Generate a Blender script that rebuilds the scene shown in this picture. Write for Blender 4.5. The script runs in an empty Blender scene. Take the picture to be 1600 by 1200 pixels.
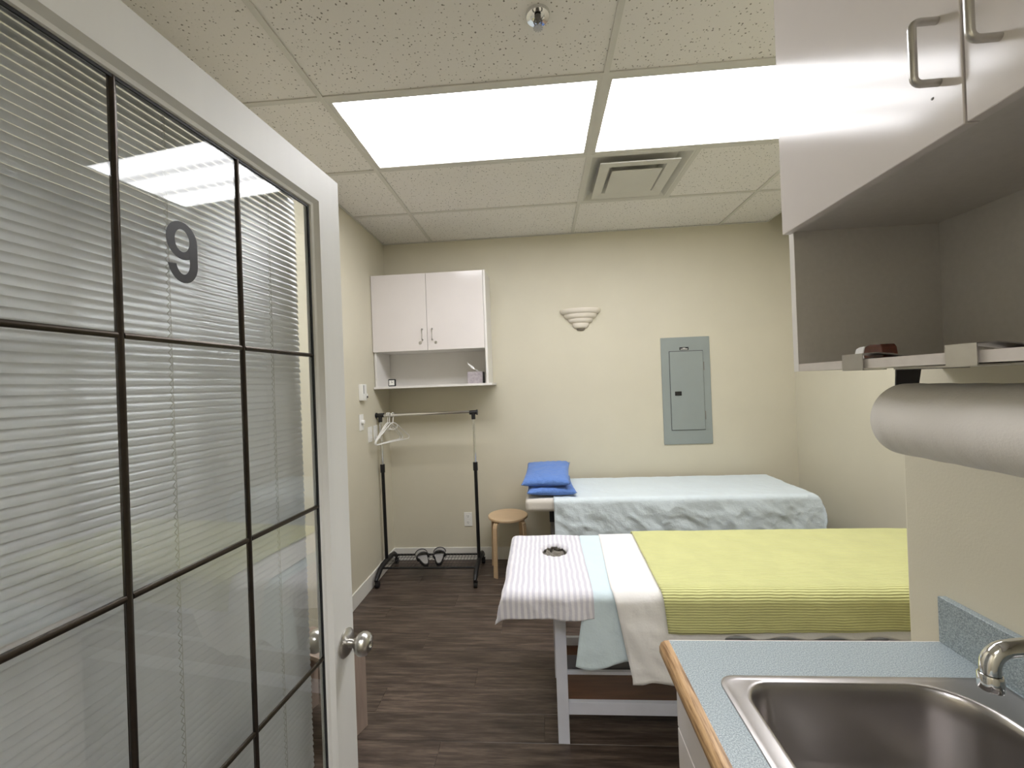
import bpy, bmesh, math, random
from mathutils import Vector, Matrix, noise
PI = math.pi
random.seed(4)
SC = bpy.context.scene
C = SC.collection

# ------------------------------------------------------------------ camera, world, exposure
H = 2.762                      # ceiling height
cam = bpy.data.cameras.new('camera'); cam.sensor_width = 36.0; cam.lens = 646.1 / 1600 * 36.0
cam.clip_start = 0.02
cam_o = bpy.data.objects.new('camera', cam); C.objects.link(cam_o)
yaw, pitch, roll = 0.0675, 0.0028, -0.0367
f = Vector((-math.sin(yaw) * math.cos(pitch), math.cos(yaw) * math.cos(pitch), math.sin(pitch)))
r = Vector((math.cos(yaw), math.sin(yaw), 0)); u = r.cross(f)
r2 = r * math.cos(roll) + u * math.sin(roll); u2 = -r * math.sin(roll) + u * math.cos(roll)
M = Matrix((r2, u2, -f)).transposed().to_4x4(); M.translation = Vector((1.3272, -3.5479, 1.493))
cam_o.matrix_world = M
SC.camera = cam_o
w = bpy.data.worlds.new('world'); SC.world = w; w.use_nodes = True
w.node_tree.nodes['Background'].inputs[0].default_value = (0.8, 0.85, 1, 1)
w.node_tree.nodes['Background'].inputs[1].default_value = 0.3
SC.view_settings.view_transform = 'Standard'; SC.view_settings.look = 'None'
SC.view_settings.exposure = 0.72; SC.view_settings.gamma = 1.0
SC.view_settings.use_curve_mapping = False
LAMP = 8.2                     # luminance of the ceiling panels

# ------------------------------------------------------------------ materials
def lin(c):
    return tuple(((x / 255) / 12.92 if x / 255 <= 0.04045 else ((x / 255 + 0.055) / 1.055) ** 2.4) for x in c) + (1,)
class NT:
    def __init__(s, name):
        s.m = bpy.data.materials.new(name); s.m.use_nodes = True
        s.t = s.m.node_tree; s.b = s.t.nodes['Principled BSDF']
    def n(s, typ, **kw):
        nd = s.t.nodes.new(typ)
        for k, v in kw.items():
            if k.startswith('i_'):
                nd.inputs[k[2:].replace('_', ' ')].default_value = v
            else: setattr(nd, k, v)
        return nd
    def l(s, a, b): s.t.links.new(a, b)
    def coord(s, scale=(1, 1, 1), kind='Object', rot=(0, 0, 0)):
        tc = s.n('ShaderNodeTexCoord'); mp = s.n('ShaderNodeMapping')
        mp.inputs['Scale'].default_value = scale; mp.inputs['Rotation'].default_value = rot
        s.l(tc.outputs[kind], mp.inputs['Vector']); return mp.outputs['Vector']
    def noise(s, vec, scale, detail=4, rough=.55):
        nz = s.n('ShaderNodeTexNoise'); nz.inputs['Scale'].default_value = scale
        nz.inputs['Detail'].default_value = detail; nz.inputs['Roughness'].default_value = rough
        s.l(vec, nz.inputs['Vector']); return nz.outputs['Fac']
    def ramp(s, fac, stops):
        rp = s.n('ShaderNodeValToRGB'); e = rp.color_ramp.elements
        e[0].position, e[0].color = stops[0][0], stops[0][1]
        e[1].position, e[1].color = stops[-1][0], stops[-1][1]
        for p, c in stops[1:-1]:
            x = e.new(p); x.color = c
        s.l(fac, rp.inputs['Fac']); return rp.outputs['Color']
    def bump(s, height, strength, dist=.002, prev=None):
        bp = s.n('ShaderNodeBump'); bp.inputs['Strength'].default_value = strength
        bp.inputs['Distance'].default_value = dist
        s.l(height, bp.inputs['Height'])
        if prev is not None: s.l(prev, bp.inputs['Normal'])
        s.l(bp.outputs['Normal'], s.b.inputs['Normal']); return bp.outputs['Normal']
def mat(name, col, rough=.5, metal=0, var=0.05, vs=6, bump=0, bs=60, bd=.001, spec=.5, coat=0, scale=(1, 1, 1)):
    t = NT(name); c = lin(col)
    v = t.coord(scale)
    if var:
        d = tuple(x * (1 - var) for x in c[:3]) + (1,); e = tuple(min(1, x * (1 + var)) for x in c[:3]) + (1,)
        t.l(t.ramp(t.noise(v, vs), [(.3, d), (.7, e)]), t.b.inputs['Base Color'])
    else: t.b.inputs['Base Color'].default_value = c
    t.b.inputs['Roughness'].default_value = rough; t.b.inputs['Metallic'].default_value = metal
    t.b.inputs['Specular IOR Level'].default_value = spec
    if coat:
        t.b.inputs['Coat Weight'].default_value = coat; t.b.inputs['Coat Roughness'].default_value = .05
    if bump: t.bump(t.noise(v, bs, 3), bump, bd)
    return t.m

MT = {}
MT['wall'] = mat('wall_paint', (210, 204, 184), .55, var=.02, vs=3, bump=.25, bs=180, bd=.001)
MT['white_trim'] = mat('white_trim', (228, 226, 218), .4, var=.02)
MT['door_paint'] = mat('door_paint', (216, 216, 213), .45, var=.02, vs=20, bump=.12, bs=40, scale=(1, 1, .1))
MT['laminate'] = mat('white_laminate', (224, 218, 215), .13, var=.015, vs=4, bump=.06, bs=22, bd=.002, spec=.36)
MT['laminate_matte'] = mat('white_melamine', (226, 223, 218), .4, var=.015, vs=4)
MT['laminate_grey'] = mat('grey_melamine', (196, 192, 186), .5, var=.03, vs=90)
MT['edge_band'] = mat('edge_band', (205, 198, 190), .45, var=.04, vs=50)
MT['tee'] = mat('tee_bar_paint', (212, 210, 202), .45, var=.02)
MT['plenum'] = mat('plenum', (60, 58, 52), .9)
MT['chrome'] = mat('chrome', (225, 225, 225), .08, 1, var=.03)
MT['nickel'] = mat('brushed_nickel', (190, 188, 184), .28, 1, var=.05, vs=30)
MT['black_metal'] = mat('black_metal', (16, 16, 17), .4, var=.1)
MT['black_plastic'] = mat('black_plastic', (22, 22, 24), .5, var=.1)
MT['white_plastic'] = mat('white_plastic', (236, 235, 230), .35, var=.01)
MT['grey_plastic'] = mat('grey_plastic', (120, 118, 114), .45, var=.05)
MT['panel_grey'] = mat('panel_grey_paint', (146, 154, 151), .38, var=.03, vs=5)
MT['came'] = mat('dark_came', (58, 52, 46), .3, .85, var=.15, vs=30)
MT['decal'] = mat('black_vinyl', (22, 23, 27), .45, var=.05)
MT['ceramic'] = mat('ivory_ceramic', (226, 218, 204), .45, var=.03)
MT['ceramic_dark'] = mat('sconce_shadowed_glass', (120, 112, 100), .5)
MT['white_wood'] = mat('white_painted_wood', (214, 216, 226), .45, var=.03, vs=12)
MT['dark_vinyl'] = mat('dark_grey_vinyl', (78, 76, 82), .5, var=.06)
MT['slat'] = mat('blind_slat', (226, 228, 232), .36, .12, var=.03, vs=12)
MT['cord'] = mat('cord', (205, 205, 200), .8)
MT['birch'] = mat('birch_veneer', (212, 184, 148), .42, var=.06, vs=8, scale=(1, 9, 9))
MT['plywood'] = mat('brown_board', (96, 62, 40), .55, var=.2, vs=6, scale=(1, 9, 9))
MT['pink_wood'] = mat('pale_board', (166, 148, 136), .5, var=.08, vs=6, scale=(9, 9, 1))
MT['tissue'] = mat('tissue_paper', (240, 240, 238), .9, var=.02)
MT['tissue_box'] = mat('tissue_box_card', (166, 158, 162), .6, var=.18, vs=60)
MT['shoe_mesh'] = mat('grey_footbed', (150, 148, 146), .8, var=.08, vs=80, bump=.3, bs=400)
MT['sponge'] = mat('dark_brown_lacquer', (82, 44, 32), .25, var=.3, vs=40)
MT['shoe_strap'] = mat('dark_grey_strap', (70, 68, 66), .75, var=.1)

def cloth(name, col, var=.03, weave=1200, rough=.9, wr=0, wrs=9, stripe=None, sheen=.2):
    t = NT(name); v = t.coord()
    c = lin(col); d = tuple(x * (1 - var) for x in c[:3]) + (1,)
    base = t.ramp(t.noise(v, 10), [(.3, d), (.7, c)])
    if stripe:
        sx = t.n('ShaderNodeTexWave', wave_type='BANDS', bands_direction='X', wave_profile='SIN')
        sx.inputs['Scale'].default_value = stripe[0]; sx.inputs['Distortion'].default_value = 1.6
        sx.inputs['Detail'].default_value = 1
        t.l(v, sx.inputs['Vector'])
        mx = t.n('ShaderNodeMix', data_type='RGBA')
        t.l(t.ramp(sx.outputs['Color'], [(.35, (0, 0, 0, 1)), (.65, (1, 1, 1, 1))]), mx.inputs[0])
        t.l(base, mx.inputs[6]); mx.inputs[7].default_value = lin(stripe[1]); base = mx.outputs[2]
    t.l(base, t.b.inputs['Base Color'])
    t.b.inputs['Roughness'].default_value = rough; t.b.inputs['Sheen Weight'].default_value = sheen
    t.b.inputs['Specular IOR Level'].default_value = .2
    nb = t.bump(t.noise(v, weave, 2), .15, .0006)
    if wr: t.bump(t.noise(v, wrs, 5, .65), wr, .02, nb)
    return t
MT['striped'] = cloth('striped_grey_cotton', (228, 226, 230), stripe=(14, (204, 202, 211)), wr=.25, wrs=12).m
MT['blue_sheet'] = cloth('pale_blue_cotton', (210, 226, 232), wr=.4, wrs=7).m
MT['aqua_sheet'] = cloth('pale_aqua_cotton', (218, 229, 234), wr=.55, wrs=8).m
MT['white_sheet'] = cloth('white_cotton', (238, 236, 233), wr=.3, wrs=6).m
MT['cream_cover'] = cloth('cream_cover', (222, 216, 206), wr=.15).m
MT['pillow_blue'] = cloth('cornflower_cotton', (102, 138, 206), wr=.9, wrs=12).m
t = cloth('lime_chenille', (212, 212, 148), var=.08, weave=300)
wv = t.n('ShaderNodeTexWave', wave_type='BANDS', bands_direction='Y', wave_profile='SIN')
wv.inputs['Scale'].default_value = 34; wv.inputs['Distortion'].default_value = 1.5; wv.inputs['Detail'].default_value = 2
wv.inputs['Detail Scale'].default_value = .6
tc = t.n('ShaderNodeUVMap'); t.l(tc.outputs['UV'], wv.inputs['Vector'])
nb = t.bump(wv.outputs['Color'], .55, .004); t.bump(t.noise(t.coord(), 5, 4), .35, .02, nb)
MT['lime'] = t.m
MT['hole_cloth'] = cloth('crumpled_grey_cotton', (138, 132, 122), var=.3, wr=.5, wrs=30).m
# paper roll
t = NT('exam_paper'); v = t.coord()
t.b.inputs['Base Color'].default_value = lin((226, 222, 216)); t.b.inputs['Roughness'].default_value = .85
nb = t.bump(t.noise(v, 260, 3), .5, .0012)
vy = t.n('ShaderNodeTexWave', wave_type='BANDS', bands_direction='Y'); vy.inputs['Scale'].default_value = 9; vy.inputs['Distortion'].default_value = 6; vy.inputs['Detail'].default_value = 2; vy.inputs['Detail Scale'].default_value = .5
t.l(v, vy.inputs['Vector']); t.bump(vy.outputs['Color'], .12, .004, nb)
MT['paper'] = t.m
# ceiling tile
t = NT('acoustic_tile'); v = t.coord()
vo = t.n('ShaderNodeTexVoronoi'); vo.inputs['Scale'].default_value = 75; t.l(v, vo.inputs['Vector'])
nz = t.noise(v, 60, 3)
mth = t.n('ShaderNodeMath', operation='ADD'); t.l(vo.outputs['Distance'], mth.inputs[0]); t.l(nz, mth.inputs[1])
col = t.ramp(mth.outputs[0], [(.60, lin((140, 136, 128))), (.70, lin((235, 232, 227)))])
t.l(col, t.b.inputs['Base Color']); t.b.inputs['Roughness'].default_value = .9
t.bump(mth.outputs[0], .25, .002); MT['tile'] = t.m
# floor plank
t = NT('vinyl_plank'); 
oi = t.n('ShaderNodeObjectInfo'); tcn = t.n('ShaderNodeTexCoord'); ad = t.n('ShaderNodeVectorMath', operation='ADD')
sc = t.n('ShaderNodeVectorMath', operation='SCALE'); sc.inputs[3].default_value = 37.0
cmb = t.n('ShaderNodeCombineXYZ'); t.l(oi.outputs['Random'], cmb.inputs[0]); t.l(oi.outputs['Random'], cmb.inputs[1])
t.l(cmb.outputs[0], sc.inputs[0]); t.l(tcn.outputs['Object'], ad.inputs[0]); t.l(sc.outputs[0], ad.inputs[1])
mp = t.n('ShaderNodeMapping'); mp.inputs['Scale'].default_value = (1.3, 14, 1); t.l(ad.outputs[0], mp.inputs['Vector'])
g1 = t.noise(mp.outputs[0], 3, 8, .65)
mp2 = t.n('ShaderNodeMapping'); mp2.inputs['Scale'].default_value = (6, 160, 1); t.l(ad.outputs[0], mp2.inputs['Vector'])
g2 = t.noise(mp2.outputs[0], 2, 3)
mm = t.n('ShaderNodeMath', operation='MULTIPLY_ADD'); t.l(g2, mm.inputs[0]); mm.inputs[1].default_value = .25; t.l(g1, mm.inputs[2])
col = t.ramp(mm.outputs[0], [(.42, lin((48, 39, 34))), (.6, lin((76, 64, 56))), (.78, lin((108, 94, 83)))])
hs = t.n('ShaderNodeHueSaturation'); t.l(col, hs.inputs['Color'])
mr = t.n('ShaderNodeMapRange'); mr.inputs['To Min'].default_value = .9; mr.inputs['To Max'].default_value = 1.1
t.l(oi.outputs['Random'], mr.inputs['Value']); t.l(mr.outputs[0], hs.inputs['Value'])
t.l(hs.outputs[0], t.b.inputs['Base Color']); t.b.inputs['Roughness'].default_value = .42
t.bump(mm.outputs[0], .2, .001); MT['plank'] = t.m
# counter laminate
t = NT('speckled_blue_grey_laminate'); v = t.coord()
col = t.ramp(t.noise(v, 420, 3, .8), [(.38, lin((112, 122, 126))), (.5, lin((144, 155, 158))), (.64, lin((180, 190, 193)))])
t.l(col, t.b.inputs['Base Color']); t.b.inputs['Roughness'].default_value = .38; MT['counter'] = t.m
# oak edge
t = NT('oak_edge'); v = t.coord((60, 3, 60))
col = t.ramp(t.noise(v, 3, 6, .7), [(.35, lin((112, 82, 52))), (.5, lin((172, 138, 98))), (.7, lin((204, 172, 128)))])
t.l(col, t.b.inputs['Base Color']); t.b.inputs['Roughness'].default_value = .4; t.bump(t.noise(v, 3, 5), .3, .001); MT['oak'] = t.m
# steel
t = NT('brushed_steel'); v = t.coord((3, 60, 3))
t.b.inputs['Base Color'].default_value = lin((178, 174, 172)); t.b.inputs['Metallic'].default_value = 1
rr = t.n('ShaderNodeMapRange'); rr.inputs['To Min'].default_value = .26; rr.inputs['To Max'].default_value = .34
t.l(t.noise(t.coord(), 14, 5), rr.inputs['Value']); t.l(rr.outputs[0], t.b.inputs['Roughness'])
t.bump(t.noise(v, 12, 3), .04, .0005); MT['steel'] = t.m
# glass (thin clear pane)
t = NT('clear_glass'); t.b.inputs['Base Color'].default_value = (.96, .98, .97, 1)
t.b.inputs['Roughness'].default_value = 0.0; t.b.inputs['Transmission Weight'].default_value = 1; t.b.inputs['IOR'].default_value = 1.5
MT['glass'] = t.m
# lamp diffuser: three tubes glow through the prismatic panel
def lamp_mat(name, k):
    t = NT(name); v = t.coord()
    sx = t.n('ShaderNodeSeparateXYZ'); t.l(v, sx.inputs[0])
    m1 = t.n('ShaderNodeMath', operation='MULTIPLY'); t.l(sx.outputs[1], m1.inputs[0]); m1.inputs[1].default_value = 2 * PI / .19
    m2 = t.n('ShaderNodeMath', operation='COSINE'); t.l(m1.outputs[0], m2.inputs[0])
    m3 = t.n('ShaderNodeMath', operation='MULTIPLY_ADD'); t.l(m2.outputs[0], m3.inputs[0]); m3.inputs[1].default_value = .6 * k; m3.inputs[2].default_value = k
    t.b.inputs['Base Color'].default_value = (.8, .8, .8, 1)
    t.b.inputs['Emission Color'].default_value = (.968, .966, 1.0, 1); t.l(m3.outputs[0], t.b.inputs['Emission Strength'])
    return t.m
MT['lamp'] = lamp_mat('lit_diffuser', LAMP)

# ------------------------------------------------------------------ mesh helpers
def box(bm, lo, hi, rot=None, about=None):
    vs = bmesh.ops.create_cube(bm, size=1)['verts']
    c = [(a + b) / 2 for a, b in zip(lo, hi)]; s = [abs(b - a) for a, b in zip(lo, hi)]
    bmesh.ops.scale(bm, vec=s, verts=vs); bmesh.ops.translate(bm, vec=c, verts=vs)
    if rot is not None: bmesh.ops.rotate(bm, cent=about or c, matrix=rot, verts=vs)
    return vs
def tube(bm, pts, rad, seg=10, cap=True, closed=False):
    pts = [Vector(p) for p in pts]; n = len(pts); rings = []; up = None
    for i, p in enumerate(pts):
        if closed: d = (pts[(i + 1) % n] - pts[i - 1])
        else: d = (pts[min(i + 1, n - 1)] - pts[max(i - 1, 0)])
        d.normalize()
        if up is None:
            up = Vector((0, 0, 1)) if abs(d.z) < .9 else Vector((1, 0, 0))
        a = d.cross(up); a.normalize(); b = a.cross(d); up = b
        rr = rad[i] if isinstance(rad, (list, tuple)) else rad
        rings.append([bm.verts.new(p + (a * math.cos(2 * PI * k / seg) + b * math.sin(2 * PI * k / seg)) * rr) for k in range(seg)])
    m = n if closed else n - 1
    for i in range(m):
        A, B = rings[i], rings[(i + 1) % n]
        for k in range(seg): bm.faces.new((A[k], A[(k + 1) % seg], B[(k + 1) % seg], B[k]))
    if cap and not closed:
        bm.faces.new(rings[0][::-1]); bm.faces.new(rings[-1])
def lathe(bm, prof, cen, axis='Z', seg=32, a0=0, a1=2 * PI, sx=1, sy=1):
    # prof: (radius, height) pairs
    full = abs(a1 - a0 - 2 * PI) < 1e-6; n = seg if full else seg + 1
    def P(rr, h, a):
        x, y = rr * math.cos(a) * sx, rr * math.sin(a) * sy
        v = {'Z': (x, y, h), 'X': (h, x, y), 'Y': (x, h, y)}[axis]
        return Vector(cen) + Vector(v)
    R = [[bm.verts.new(P(rr, h, a0 + (a1 - a0) * k / seg)) for k in range(n)] for rr, h in prof]
    for i in range(len(R) - 1):
        for k in range(n if full else n - 1):
            k2 = (k + 1) % n
            bm.faces.new((R[i][k], R[i][k2], R[i + 1][k2], R[i + 1][k]))
    return R
def prism(bm, pts, d, axis='Z', lo=0):
    # polygon pts in the other two axes, extruded from lo to lo+d
    def P(a, b, h): return {'Z': (a, b, h), 'X': (h, a, b), 'Y': (a, h, b)}[axis]
    A = [bm.verts.new(P(a, b, lo)) for a, b in pts]; B = [bm.verts.new(P(a, b, lo + d)) for a, b in pts]
    n = len(pts); bm.faces.new(A[::-1]); bm.faces.new(B)
    for i in range(n): bm.faces.new((A[i], A[(i + 1) % n], B[(i + 1) % n], B[i]))
def rrect(x0, y0, x1, y1, r, seg=6):
    rs = r if isinstance(r, (list, tuple)) else [r] * 4
    out = []
    for (cx, cy, a, q) in ((x1, y1, 0, rs[0]), (x0, y1, PI / 2, rs[1]), (x0, y0, PI, rs[2]), (x1, y0, 3 * PI / 2, rs[3])):
        ccx = cx - q if cx == x1 else cx + q; ccy = cy - q if cy == y1 else cy + q
        for k in range(seg + 1):
            t_ = a + PI / 2 * k / seg; out.append((ccx + q * math.cos(t_), ccy + q * math.sin(t_)))
    return out
def worigin(o):
    v = Vector((0, 0, 0))
    while o: v += o.location; o = o.parent
    return v
def mk(name, bm, m, parent=None, loc=None, smooth=False, bevel=0, kind=None, label=None, cat=None, group=None, bseg=2, auto=40):
    me = bpy.data.meshes.new(name)
    bmesh.ops.recalc_face_normals(bm, faces=bm.faces)
    org = Vector(loc) if loc is not None else (worigin(parent) if parent else Vector((0, 0, 0)))
    bmesh.ops.translate(bm, vec=-org, verts=bm.verts)
    bm.to_mesh(me); bm.free()
    me.materials.append(MT[m] if isinstance(m, str) else m)
    o = bpy.data.objects.new(name, me); C.objects.link(o)
    if parent: o.parent = parent; o.location = org - worigin(parent)
    else: o.location = org
    if smooth:
        for p in me.polygons: p.use_smooth = True
        me.set_sharp_from_angle(angle=math.radians(auto))
    if bevel:
        b = o.modifiers.new('bevel', 'BEVEL'); b.width = bevel; b.segments = bseg; b.limit_method = 'ANGLE'; b.angle_limit = .6
    tag(o, label, cat, group, kind)
    return o
def tag(o, label=None, cat=None, group=None, kind=None):
    if label: o['label'] = label
    if cat: o['category'] = cat
    if group: o['group'] = group
    if kind: o['kind'] = kind
def thing(name, loc, label, cat, group=None):
    o = bpy.data.objects.new(name, None); C.objects.link(o); o.location = loc; o.empty_display_size = .05
    tag(o, label, cat, group); return o
def dup(o, loc, label=None, rotz=None):
    def cp(s, par):
        c = s.copy(); C.objects.link(c)
        if par: c.parent = par
        for ch in [x for x in C.objects if x.parent == s]: cp(ch, c)
        return c
    r_ = cp(o, None); r_.location = loc
    if rotz is not None: r_.rotation_euler.z = rotz
    if label: r_['label'] = label
    return r_
def NB(): return bmesh.new()
def bx(name, lo, hi, m, parent=None, **kw):
    bm = NB(); box(bm, lo, hi); return mk(name, bm, m, parent, **kw)
def cutobj(o, cutter_bm):
    me = bpy.data.meshes.new('cut'); bmesh.ops.recalc_face_normals(cutter_bm, faces=cutter_bm.faces)
    bmesh.ops.translate(cutter_bm, vec=-worigin(o), verts=cutter_bm.verts)
    cutter_bm.to_mesh(me); cutter_bm.free()
    c = bpy.data.objects.new('cut', me); C.objects.link(c); c.location = worigin(o)
    md = o.modifiers.new('hole', 'BOOLEAN'); md.object = c; md.operation = 'DIFFERENCE'; md.solver = 'EXACT'
    bpy.context.view_layer.update()
    ev = o.evaluated_get(bpy.context.evaluated_depsgraph_get())
    nm = bpy.data.meshes.new_from_object(ev); o.modifiers.clear(); o.data = nm
    bpy.data.objects.remove(c); bpy.data.meshes.remove(me)

# ------------------------------------------------------------------ room shell
RX = 3.42; FY = -3.36; HY = -4.9        # right wall, doorway wall, hall end
PX, PY = 2.20, -2.48                    # partition behind the sink
S = 'structure'
bx('wall_back', (-.12, 0, -.05), (RX + .12, .12, H + .35), 'wall', kind=S)
bx('wall_left', (-.12, HY, -.05), (0, 0, H + .35), 'wall', kind=S)
bx('wall_right', (RX, PY - .02, -.05), (RX + .12, 0, H + .35), 'wall', kind=S)
bm = NB(); prism(bm, rrect(PX, FY, RX + .12, PY, [.001, .006, .001, .001], 3), H + .4, 'Z', -.05)
mk('wall_sink', bm, 'wall', kind=S)
bm = NB(); box(bm, (0, FY - .1, 0), (.735, FY, H + .3)); box(bm, (1.74, FY - .1, 0), (RX + .12, FY, H + .3)); box(bm, (.735, FY - .1, 2.07), (1.74, FY, H + .3))
mk('wall_front', bm, 'wall', kind=S)
bx('wall_hall', (-.12, HY - .1, -.05), (RX + .12, HY, H + .35), 'wall', kind=S)
bx('wall_hall_side', (RX, HY, -.05), (RX + .12, FY - .1, H + .35), 'wall', kind=S)
# floor with planks
fl = bx('floor', (-.1, HY, -.06), (RX + .1, .02, -.006), 'plenum', kind=S)
pw = .152; pl = 1.22; protos = {}
nrow = int((0 - HY) / pw) + 1
for i in range(nrow):
    y1 = -i * pw; y0 = y1 - pw; off = (i * .437) % pl
    x = -off
    while x < RX:
        a, b = max(x, 0), min(x + pl, RX)
        if y0 < PY and b > PX and y0 > FY: b = min(b, PX + .02)
        if b - a > .03:
            key = round(b - a, 4)
            if key not in protos:
                bm = NB(); L = b - a
                vs = [(0, 0, 0), (L, 0, 0), (L, pw, 0), (0, pw, 0)]; e = .0016
                t_ = [(e, e, .006), (L - e, e, .006), (L - e, pw - e, .006), (e, pw - e, .006)]
                m_ = [(0, 0, .0045), (L, 0, .0045), (L, pw, .0045), (0, pw, .0045)]
                A = [bm.verts.new(q) for q in vs]; Mm = [bm.verts.new(q) for q in m_]; T = [bm.verts.new(q) for q in t_]
                for k in range(4):
                    bm.faces.new((A[k], A[(k + 1) % 4], Mm[(k + 1) % 4], Mm[k])); bm.faces.new((Mm[k], Mm[(k + 1) % 4], T[(k + 1) % 4], T[k]))
                bm.faces.new(T); me = bpy.data.meshes.new('plank'); bmesh.ops.recalc_face_normals(bm, faces=bm.faces); bm.to_mesh(me); bm.free()
                me.materials.append(MT['plank']); protos[key] = me
            o = bpy.data.objects.new('plank', protos[key]); C.objects.link(o); o.parent = fl; o.location = (a, y0, -.006)
        x += pl
# baseboards
def baseboard(name, pts_lo, pts_hi):
    bm = NB(); box(bm, pts_lo, pts_hi); mk(name, bm, 'white_trim', kind=S, bevel=.003)
baseboard('baseboard_left', (0, FY, 0), (.012, 0, .108))
baseboard('baseboard_back', (.012, -.012, 0), (RX, 0, .108))
baseboard('baseboard_right', (RX - .012, PY, 0), (RX, -.012, .108))
baseboard('baseboard_partition', (PX, PY, 0), (RX - .012, PY + .012, .108))
# ceiling
ce = bx('ceiling', (-.1, HY, H + .22), (RX + .1, .1, H + .28), 'plenum', kind=S)
XS = [0, .428, 1.647, 2.866, 3.245]; YS = [0, -.597, -1.206, -1.816, -2.425, -3.035, FY]
bw = .012
def tile(x0, x1, y0, y1):
    g = .0015
    bx('ceiling_tile', (x0 + g, y0 + g, H + .005), (x1 - g, y1 - g, H + .02), 'tile', ce, bevel=.0015, bseg=1)
for i in range(len(XS) - 1):
    for j in range(len(YS) - 1):
        x0, x1, y1, y0 = XS[i], XS[i + 1], YS[j], YS[j + 1]
        if j == 2 and i in (1, 2): continue
        if j == 1 and i == 2: tile(2.256, x1, y0, y1); continue
        tile(x0, x1, y0, y1)
bm = NB(); box(bm, (3.25, FY, H + .08), (RX, 0, H + .1)); mk('slot_liner', bm, 'plenum', ce)
bm = NB(); box(bm, (3.24, FY, H - .001), (3.252, 0, H + .08)); mk('slot_trim', bm, 'tee', ce)
def tee(lo, hi): bx('tee_bar', lo, hi, 'tee', ce)
for x in XS[1:4]: tee((x - bw, FY, H - .001), (x + bw, 0, H + .005))
for y in YS[1:6]:
    for i in range(4): tee((XS[i] + (bw if i else 0), y - bw, H - .0005), (XS[i + 1] - (bw if i < 3 else 0), y + bw, H + .005))
tee((2.256 - bw, -1.206 + bw, H - .0007), (2.256 + bw, -.597 - bw, H + .005))
tee((0, -.014, H - .002), (3.24, 0, H + .002)); tee((0, FY, H - .002), (.014, -.014, H + .002))
bx('hall_ceiling_board', (0, HY, H), (RX, FY - .1, H + .02), 'tile', ce)

# ceiling light panels
def troffer(x0, x1, y0, y1, label):
    t_ = thing('ceiling_light', ((x0 + x1) / 2, (y0 + y1) / 2, H), label, 'ceiling light', None)
    bm = NB(); e = .020
    for lo, hi in (((x0, y0), (x1, y0 + e)), ((x0, y1 - e), (x1, y1)), ((x0, y0 + e), (x0 + e, y1 - e)), ((x1 - e, y0 + e), (x1, y1 - e))):
        box(bm, (lo[0], lo[1], H + .001), (hi[0], hi[1], H + .012))
    mk('frame', bm, 'tee', t_)
    bx('diffuser', (x0 + e, y0 + e, H + .006), (x1 - e, y1 - e, H + .010), 'lamp', t_)
    bx('housing', (x0 + .01, y0 + .01, H + .03), (x1 - .01, y1 - .01, H + .09), 'tee', t_)
g = bw
troffer(.428 + g, 1.647 - g, -1.816 + g, -1.206 - g, 'lit rectangular fluorescent ceiling panel, the left one of the pair, wholly visible')
troffer(1.647 + g, 2.866 - g, -1.816 + g, -1.206 - g, 'lit rectangular fluorescent ceiling panel above the beds, partly hidden by the upper cabinet')
hall_fill = thing('ceiling_light', (1.3, -4.2, H), 'unseen lit panel added in the hall behind the viewer to brighten door and cabinet', 'ceiling light')  # fill light: unseen hall panel added to brighten door face and open shelf
bx('diffuser', (.7, -4.6, H - .004), (1.9, -3.99, H - .001), lamp_mat('hall_fill_glow', 11.0), hall_fill)

# supply air diffuser
vt = thing('air_vent', (1.9515, -.9015, H), 'white square supply air diffuser of nested louvres set in the ceiling', 'air vent')
vx, vy = 1.9515, -.9015
def ringq(bm, a, za, b, zb):
    A = [bm.verts.new((vx + sx_ * a, vy + sy_ * a, za)) for sx_, sy_ in ((-1, -1), (1, -1), (1, 1), (-1, 1))]
    B = [bm.verts.new((vx + sx_ * b, vy + sy_ * b, zb)) for sx_, sy_ in ((-1, -1), (1, -1), (1, 1), (-1, 1))]
    for k in range(4): bm.faces.new((A[k], A[(k + 1) % 4], B[(k + 1) % 4], B[k]))
bm = NB(); ringq(bm, .2925, H + .001, .280, H + .001); ringq(bm, .280, H + .001, .225, H + .045)
mk('frame', bm, 'tee', vt)
bm = NB(); ringq(bm, .228, H - .012, .168, H - .004); ringq(bm, .228, H - .012, .228, H - .006); ringq(bm, .168, H - .004, .14, H + .03); ringq(bm, .228, H - .006, .175, H + .002)
ringq(bm, .175, H + .002, .147, H + .03)
mk('louvre', bm, 'tee', vt)
bx('centre_plate', (vx - .148, vy - .14, H - .018), (vx + .148, vy + .14, H - .010), 'tee', vt, bevel=.003)
bx('duct_back', (vx - .29, vy - .29, H + .046), (vx + .29, vy + .29, H + .06), 'tee', vt)

# sprinkler head
sp = thing('sprinkler', (1.366, -2.12, H), 'small chrome sprinkler head in its round cup on a ceiling tile near the top edge', 'sprinkler')
bm = NB(); lathe(bm, [(0, .003), (.022, .003), (.024, -.004), (.040, -.006), (.042, 0), (.042, .006)], (1.366, -2.12, H), seg=28); mk('cup', bm, 'chrome', sp, smooth=True)
bm = NB(); lathe(bm, [(.011, .0), (.011, -.012), (.006, -.016), (.004, -.03), (.0045, -.036)], (1.366, -2.12, H), seg=14)
for s_ in (-1, 1): tube(bm, [(1.366 + s_ * .009, -2.12, H - .01), (1.366 + s_ * .014, -2.12, H - .022), (1.366 + s_ * .008, -2.12, H - .036), (1.366, -2.12, H - .04)], .002, 6)
mk('nozzle', bm, 'grey_plastic', sp, smooth=True)
bm = NB()
for k in range(12):
    a = k * PI / 6; box(bm, (1.366 + .006, -2.1225, H - .043), (1.366 + .017, -2.1175, H - .0415), Matrix.Rotation(a, 3, 'Z'), (1.366, -2.12, H))
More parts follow.
